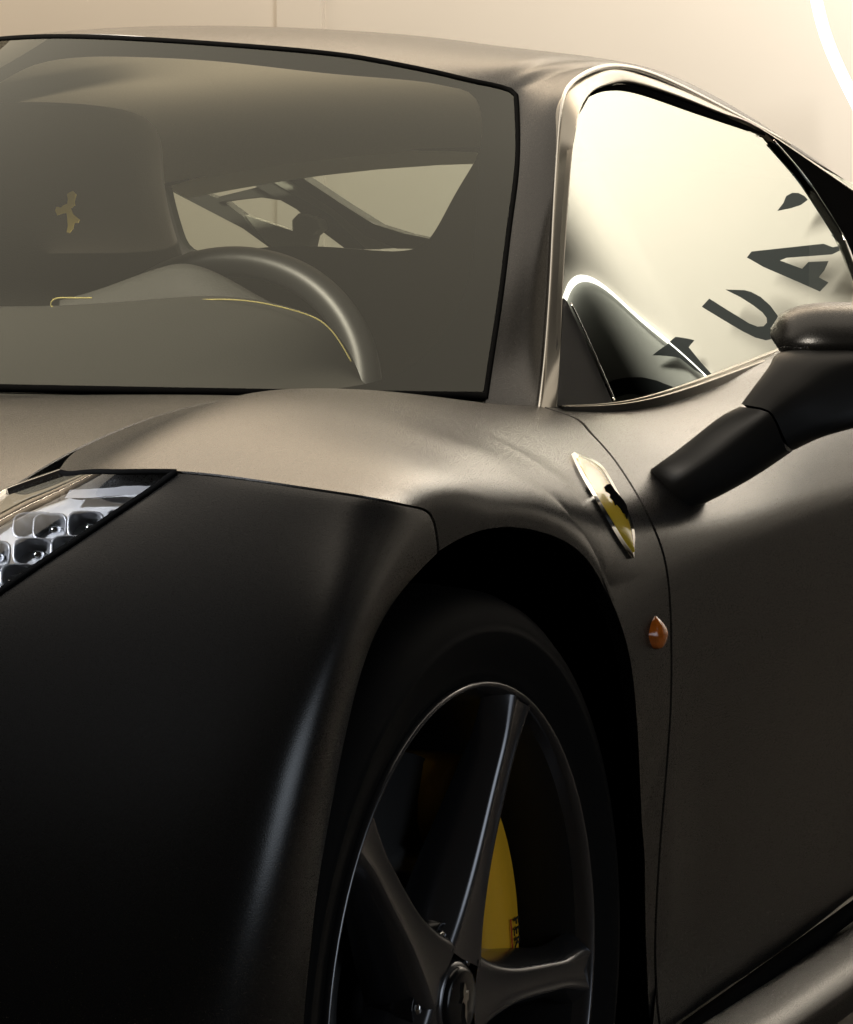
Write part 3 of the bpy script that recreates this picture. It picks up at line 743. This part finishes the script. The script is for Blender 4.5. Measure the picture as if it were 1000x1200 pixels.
for k in range(5):
    a = SPK[k] + R(36); cy, cz = .052 * math.cos(a), WZ + .052 * math.sin(a)
    def ring(prof, n=24): return np.array([[(x, cy + r * math.cos(t), cz + r * math.sin(t)) for x, r in prof] for t in np.linspace(0, 2 * np.pi, n, endpoint=False)])
    mb = MB(); mb.grid(ring([(WX - .060, .017), (WX - .022, .0165), (WX - .021, .0145), (WX - .026, .0140)]), close_u=True); mb.build('lug_recess', M['gloss_black'], wheel)
    mb = MB(); mb.grid(ring([(WX - .048, .010), (WX - .022, .0095), (WX - .019, .0085), (WX - .018, .006), (WX - .021, .0055), (WX - .022, .0)], 12), close_u=True); mb.build('lug_bolt', M['chrome'], wheel)
# brake disc and caliper
mb = MB(); mb.grid(lathe([(.80, .10), (.838, .10), (.840, .105), (.840, .118), (.834, .122), (.834, .198), (.802, .198)]), close_u=True); mb.build('brake_disc', M['disc'], car)
cal = []
for a in np.linspace(R(-14), R(69), 40):
    e = max(.04, 1 - abs((a - R(27.5)) / R(42)) ** 7) ** .4
    ri, ro = .180 - .050 * e, .183 + .032 * e
    cal.append([(x, r * math.cos(a), WZ + r * math.sin(a)) for x, r in ((.840, ri), (.856, ri + .002 * e), (.862, ri + .007 * e), (.864, (ri + ro) / 2), (.862, ro - .010 * e), (.856, ro - .002 * e), (.835, ro), (.79, ro), (.79, ri))])
cal = [[tuple(np.mean(cal[0], 0))] * 9] + cal + [[tuple(np.mean(cal[-1], 0))] * 9]
mb = MB(); mb.grid(np.array(cal), close_v=True); caliper = mb.build('brake_caliper', M['yellow'], car)
M['ink'] = new_mat('black_ink', (0.01, 0.01, 0.01), 0.5)

def text_on(name, txt, size, origin, right, upv, nrm, mat, parent, th=.0004, spacing=1.0):
    c = bpy.data.curves.new(name, 'FONT'); c.body = txt; c.size = size; c.extrude = th; c.align_x = 'LEFT'; c.align_y = 'BOTTOM_BASELINE'; c.space_character = spacing
    o = bpy.data.objects.new(name + '_tmp', c); COL.objects.link(o); bpy.context.view_layer.update()
    me = bpy.data.meshes.new_from_object(o.evaluated_get(bpy.context.evaluated_depsgraph_get())); COL.objects.unlink(o); bpy.data.objects.remove(o)
    me.name = name; co = np.zeros(len(me.vertices) * 3); me.vertices.foreach_get('co', co); co = co.reshape(-1, 3)
    q = np.asarray(origin) + co[:, :1] * np.asarray(right) + co[:, 1:2] * np.asarray(upv) + co[:, 2:] * np.asarray(nrm)
    me.vertices.foreach_set('co', q.ravel()); me.materials.clear(); me.materials.append(mat)
    r = bpy.data.objects.new(name, me); COL.objects.link(r); r.parent = parent; return r
ta = R(8); rad = np.array([0, math.cos(ta), math.sin(ta)]); tan = np.array([0, math.sin(ta), -math.cos(ta)])
text_on('lettering', 'FERRARI', .016, np.array([.8652, 0, WZ]) + rad * .188 + np.array([0, math.sin(ta), -math.cos(ta)]) * -.004, tan, rad, (1, 0, 0), M['ink'], caliper, spacing=1.15)
M['red'] = new_mat('red_ink', (0.5, 0.02, 0.02), 0.5)
mb = MB(); c0 = np.array([.865, 0, WZ]) + rad * .183; mb.box(c0 + tan * .02, (.0006, .0016, .05), [(1, 0, 0), rad, tan]); mb.build('accent_line', M['red'], caliper, False)

# ------------------------------------------------------------------ cabin seen through the windshield
M['headliner'] = new_mat('headliner_cloth', (0.75, 0.70, 0.58), 0.9); add_noise(M['headliner'], 300, 0.1, 0, 0.2)
M['trim_grey'] = new_mat('grey_trim', (0.30, 0.29, 0.25), 0.5)
M['stitch'] = new_mat('yellow_thread', (0.42, 0.36, 0.12), 0.7)
hlr = XR[:110:3, ::4] - np.array([0, 0, .022]); hlr = hlr[:, 1:]
mb = MB(); mb.grid(hlr); mb.build('headliner', M['headliner'], car)
yB = 2.0
hole = arc_resample(np.array([(186, 184), (200, 179), (250, 177), (310, 175.5), (430, 175), (545, 176), (560, 178), (556, 190), (535, 225), (515, 262), (503, 280), (490, 290), (400, 291), (300, 291), (216, 291), (204, 270), (192, 225), (186, 184)]), 120)
cx, cy = 370, 232; outer = []
for u, v in hole:
    a = math.atan2(v - cy, u - cx); k = min(620 / max(abs(math.cos(a)), 1e-3), (190 if math.sin(a) < 0 else 330) / max(abs(math.sin(a)), 1e-3)); outer.append((cx + k * math.cos(a), cy + k * math.sin(a)))
mb = MB(); lin = np.linspace(0, 1, 5)
HA_ = np.array([P(u, v, y=yB) for u, v in hole]); OA = np.array([P(u, v, y=yB) for u, v in outer]); HB = np.array([P(u, v, y=yB) + np.array([0, .03, 0]) for u, v in hole])
OA[:, 0] = np.clip(OA[:, 0], -.53, .53); OA[:, 2] = np.minimum(OA[:, 2], 1.122 - .26 * OA[:, 0] ** 2)
mb.grid(np.array([HB, HA_, OA])); mb.build('bulkhead', M['leather'], car)
mb = MB(); mb.grid(np.array([HA_ * 1.0 + np.array([0, .012, 0]), np.repeat(HA_.mean(0)[None] + np.array([0, .012, 0]), len(HA_), 0)]))
M['rear_glass'] = glass_mat('rear_glass', (0.78, 0.84, 0.77), (1, 1, 1), 1.5, 1.0); mb.build('rear_window', M['rear_glass'], car)
zz_ = lambda pts: [(150 + x / 2.222, 150 + y / 2.222) for x, y in pts]
def bar(name, pts, y, th, mat):
    mb = MB(); mb.prism([P(u, v, y=y) for u, v in zz_(pts)], (0, -1, 0), th); return mb.build(name, mat, car, False)
bar('rear_pillar', [(195, 62), (300, 62), (335, 115), (440, 178), (525, 226), (625, 316), (568, 316), (480, 250), (440, 212), (330, 150)], 2.18, .05, M['leather'])
bar('rear_pillar_trim', [(296, 62), (326, 62), (322, 76), (440, 150), (540, 214), (620, 280), (705, 312), (620, 316), (525, 226), (440, 178), (335, 115)], 2.17, .02, M['trim_grey'])
bar('rear_pillar', [(322, 60), (345, 56), (385, 85), (470, 140), (560, 200), (640, 250), (720, 275), (805, 292), (800, 316), (700, 314), (620, 281), (540, 215), (440, 150), (322, 77)], 2.15, .04, M['leather'])
bar('quarter_window_frame', [(80, 126), (92, 130), (240, 185), (300, 230), (345, 290), (375, 316), (300, 262), (85, 150)], 2.22, .03, M['leather'])
bar('quarter_window_trim', [(240, 186), (290, 222), (430, 268), (436, 316), (376, 316), (345, 288), (300, 262)], 2.23, .02, M['trim_grey'])
bar('quarter_window_brace', [(228, 186), (240, 178), (330, 156), (345, 150), (400, 178), (395, 188), (340, 180), (300, 184), (240, 192)], 2.21, .02, M['leather'])
bar('belt_guide', [(428, 240), (445, 222), (492, 238), (500, 262), (478, 280), (470, 316), (430, 316)], 2.12, .03, M['trim_grey'])

def pillow(outl, y, th, name, mat, parent, n=90, edge=26):
    o = arc_resample(np.array(outl + outl[:1], float), n + 1)[:-1]; c = o.mean(0); rows = []
    for k, dy in ((0, 0), (.35, .0), (.6, .002), (.78, .008), (.9, .022), (.97, .042), (1.0, .07), (1.0, th)):
        rows.append([P(*(c + (q - c) * k), y=y + dy) for q in o])
    mb = MB(); mb.grid(np.array(rows), close_v=True); return mb.build(name, mat, parent)
seat = thing('seat', None, None); del seat['label'], seat['category']; seat.parent = car
pillow([(-110, 200), (-80, 140), (-20, 122), (60, 120), (130, 126), (176, 142), (189, 168), (191, 195), (195, 230), (203, 265), (216, 305), (232, 345), (250, 440), (-150, 440)], 1.30, .16, 'backrest', M['leather'], seat)
hz = [(450, 290), (500, 265), (545, 310), (520, 400), (530, 450), (470, 490), (500, 560), (540, 600), (590, 640), (570, 680), (520, 680), (500, 760), (460, 810), (425, 800), (440, 720), (430, 600), (420, 550), (350, 560), (300, 580), (275, 520), (290, 470), (350, 480), (380, 450), (430, 430), (440, 370), (430, 310)]
M['gold_thread'] = new_mat('gold_thread', (0.75, 0.64, 0.16), 0.7)
mb = MB(); mb.prism([P(40 + x / 11.1, 200 + y / 11.1, y=1.297) for x, y in hz], (0, -1, 0), .002); mb.build('embroidery', M['gold_thread'], seat, False)

ridge = arc_resample(np.array([(-260, 372), (-100, 366), (0, 362), (75, 361), (150, 357), (210, 352), (260, 349), (300, 352), (345, 362), (378, 376), (398, 398), (410, 422), (418, 440), (440, 456), (500, 462), (560, 464)], float), 120)
rows = [[], [], [], [], []]
for k, (u, v) in enumerate(ridge):
    r0 = WS(np.array(.015), np.array(-.75 + 1.7 * k / 119)) + np.array([0, .012, -.012]); r2 = P(u, v, y=.80 + .0 * k)
    rows[0].append(r0); rows[1].append((r0 + r2) / 2 + np.array([0, 0, .006])); rows[2].append(r2); rows[3].append(r2 + np.array([0, .02, -.012])); rows[4].append(r2 + np.array([0, .06, -.15]))
rows = np.array(rows); q = nat_spline(np.array([0, 1, 2, 2.2, 3.]), rows.reshape(5, -1), np.linspace(0, 3, 40)).reshape(40, -1, 3)
mb = MB(); mb.grid(q); M['dash'] = new_mat('soft_dash_top', (0.036, 0.035, 0.031), 0.7); add_noise(M['dash'], 400, 0.15, 0, 0.2); dash = mb.build('dashboard', M['dash'], car)
sp = arc_resample(np.array([(412, 424), (396, 397), (377, 377), (345, 364), (300, 354), (260, 351), (200, 354), (120, 362), (75, 363), (60, 358), (62, 352), (80, 349), (108, 349)], float), 200)
mb = MB(); mb.tube([P(u, v, y=.735) for u, v in sp], .0009, 6); mb.build('stitching', M['stitch'], dash)
bn = arc_resample(np.array([(70, 352), (110, 341), (155, 325), (190, 313), (215, 309), (250, 318), (300, 345), (340, 366)], float), 50)
mb = MB(); mb.grid(np.array([[P(u, v + 40, y=.82) for u, v in bn], [P(u, v + 6, y=.83) for u, v in bn], [P(u, v, y=.845) for u, v in bn], [P(u, v + 2, y=.87) for u, v in bn], [P(u, v + 60, y=.88) for u, v in bn]])); mb.build('instrument_hood', M['dash'], car)
M['wheel_leather'] = new_mat('smooth_black_leather', (0.022, 0.022, 0.022), 0.42)
sc_ = P(250, 480, y=1.02); ax1 = np.array([1, 0, 0]); ax2 = unit((0, .30, .95)); dd_ = (sc_ - CAM) @ FW; rw = 181 / F * dd_
mb = MB(); mb.grid(np.array([[sc_ + (rw + .019 * math.cos(b)) * (ax1 * math.cos(a) * 1.09 + ax2 * math.sin(a)) + .019 * math.sin(b) * np.cross(ax1, ax2) for b in np.linspace(0, 2 * np.pi, 16, endpoint=False)] for a in np.linspace(0, 2 * np.pi, 120, endpoint=False)]), close_u=True, close_v=True)
swh = mb.build('steering_wheel', M['wheel_leather'], car)
mb = MB(); mb.box(sc_ + np.array([0, .02, -.02]), (.16, .04, .12)); mb.box(sc_ + np.array([0, .02, -.02]), (.32, .02, .03)); mb.build('steering_hub', M['leather'], swh)
mb = MB(); mb.add([(-.72, .3, .45), (.70, .3, .45), (.70, 2.0, .45), (-.72, 2.0, .45), (.64, .3, .70), (.66, 2.0, .80), (-.64, .3, .70), (-.72, 2.0, .9)], [(0, 1, 2, 3), (1, 4, 5, 2), (0, 6, 7, 3)]); mb.build('cabin_tub', M['cavity'], car, False)

# ------------------------------------------------------------------ wall features: pilaster, dark panel, lettering, neon tubes
def on_wall(u, v, y=5.99): return P(u, v, y=y)
a, b = on_wall(326, 60), on_wall(379, 60)
mb = MB(); mb.box(((a[0] + b[0]) / 2, -.008, 3.5), (b[0] - a[0], .02, 7.0)); mb.build('pilaster', M['wall'], wall, False)
M['panel'] = new_mat('grey_wall_panel', (0.50, 0.50, 0.46), 0.8)
NEON = [(660, 356), (664, 345), (668, 336), (675, 328.5), (684, 326), (700, 331), (720, 346), (745, 369), (775, 394), (800, 415), (829, 442), (850, 462)]
loc = np.array([0, 6.0, 0])
npts = [mirror_to_wall(u, v, 5.96) for u, v in NEON]
pp = [mirror_to_wall(u, v, 5.985) for u, v in NEON + [(840, 480), (760, 500), (700, 500), (650, 470), (652, 400)]]
mb = MB(); mb.prism([p - loc for p in pp], (0, -1, 0), .02); mb.build('dark_panel', M['panel'], wall, False)
M['neon'] = emis('neon_tube', (1.0, 0.95, 0.86), 9.0); M['neon_dim'] = emis('neon_tube_soft', (1.0, 0.95, 0.87), 2.2)
neon_pts = arc_resample(np.array(npts), 80)
mb = MB(); mb.tube(neon_pts, .013, 10); tag(mb.build('neon_tube', M['neon']), 'white neon tube round the grey wall panel, seen mirrored in the side window', 'neon tube')
nd = arc_resample(np.array([on_wall(u, v, 5.74) for u, v in [(940, -110), (948, -50), (957, 0), (966, 36), (978, 68), (996, 106), (1020, 150), (1060, 205)]]), 60)
mb = MB(); mb.tube(nd, .016, 12); tag(mb.build('neon_tube', M['neon_dim']), 'glowing white neon tube curving down the wall above the rear of the car roof', 'neon tube')
M['letter'] = new_mat('dark_lettering', (0.018, 0.022, 0.022), 0.6)
def z4(pts): return [(750 + x / 4, 330 + y / 4) for x, y in pts]
def z7(pts): return [(860 + x / 7.143, 210 + y / 7.143) for x, y in pts]
def z5(pts): return [(640 + x / 4.545, 310 + y / 4.545) for x, y in pts]
LET = [z4([(325, 80), (290, 118), (400, 185), (480, 232), (540, 262), (590, 275), (625, 268), (645, 235), (655, 195), (645, 160), (610, 112), (565, 72), (520, 48), (490, 40), (400, 37), (470, 72), (530, 110), (575, 145), (594, 170), (596, 192), (580, 209), (550, 211), (510, 195), (420, 140)]),
       z7([(150, 605), (110, 655), (250, 735), (545, 862), (720, 940), (790, 865), (710, 820), (755, 765), (792, 685), (625, 692), (572, 750), (385, 680), (440, 658), (820, 630), (885, 598), (875, 560), (830, 570), (750, 540)]),
       z7([(365, 265), (415, 200), (440, 140), (490, 114), (540, 115), (590, 140), (618, 172), (560, 215), (480, 242)]),
       z7([(818, 470), (850, 500), (900, 600), (940, 690), (960, 640), (900, 520), (830, 440)]),
       z5([(690, 385), (790, 403), (760, 440), (825, 520), (890, 592), (865, 605), (790, 560), (712, 497), (568, 483), (640, 430)]),
       z5([(310, 640), (360, 615), (430, 602), (510, 600), (590, 618), (640, 638), (685, 655), (600, 680), (500, 697), (470, 690), (430, 690), (380, 705), (340, 735), (325, 700)])]
mb = MB()
for k, lt in enumerate(LET):
    mb.prism([mirror_to_wall(u, v, 5.945 + .001 * k) - loc for u, v in lt], (0, -1, 0), .003)
mb.build('lettering', M['letter'], wall, False)

M['reflection_mask'] = new_mat('dark_reflection_mask', (0.22, 0.20, 0.175), 0.8)
mb = MB(); mb.box((0, -.03, .30), (28, .06, .60)); mb.build('reflection_mask', M['reflection_mask'], wall, False)  # unseen dark band added to darken reflections low on the door

a, b = P(775, 1230, x=.921), P(1000, 1067, x=.924)
mb = MB(); mb.tube([a + (b - a) * k for k in np.linspace(-.05, 2.4, 30)], .0095, 10); mb.build('gap_shade', M['rubber'], car)  # black tube stands in for the shade between door and sill
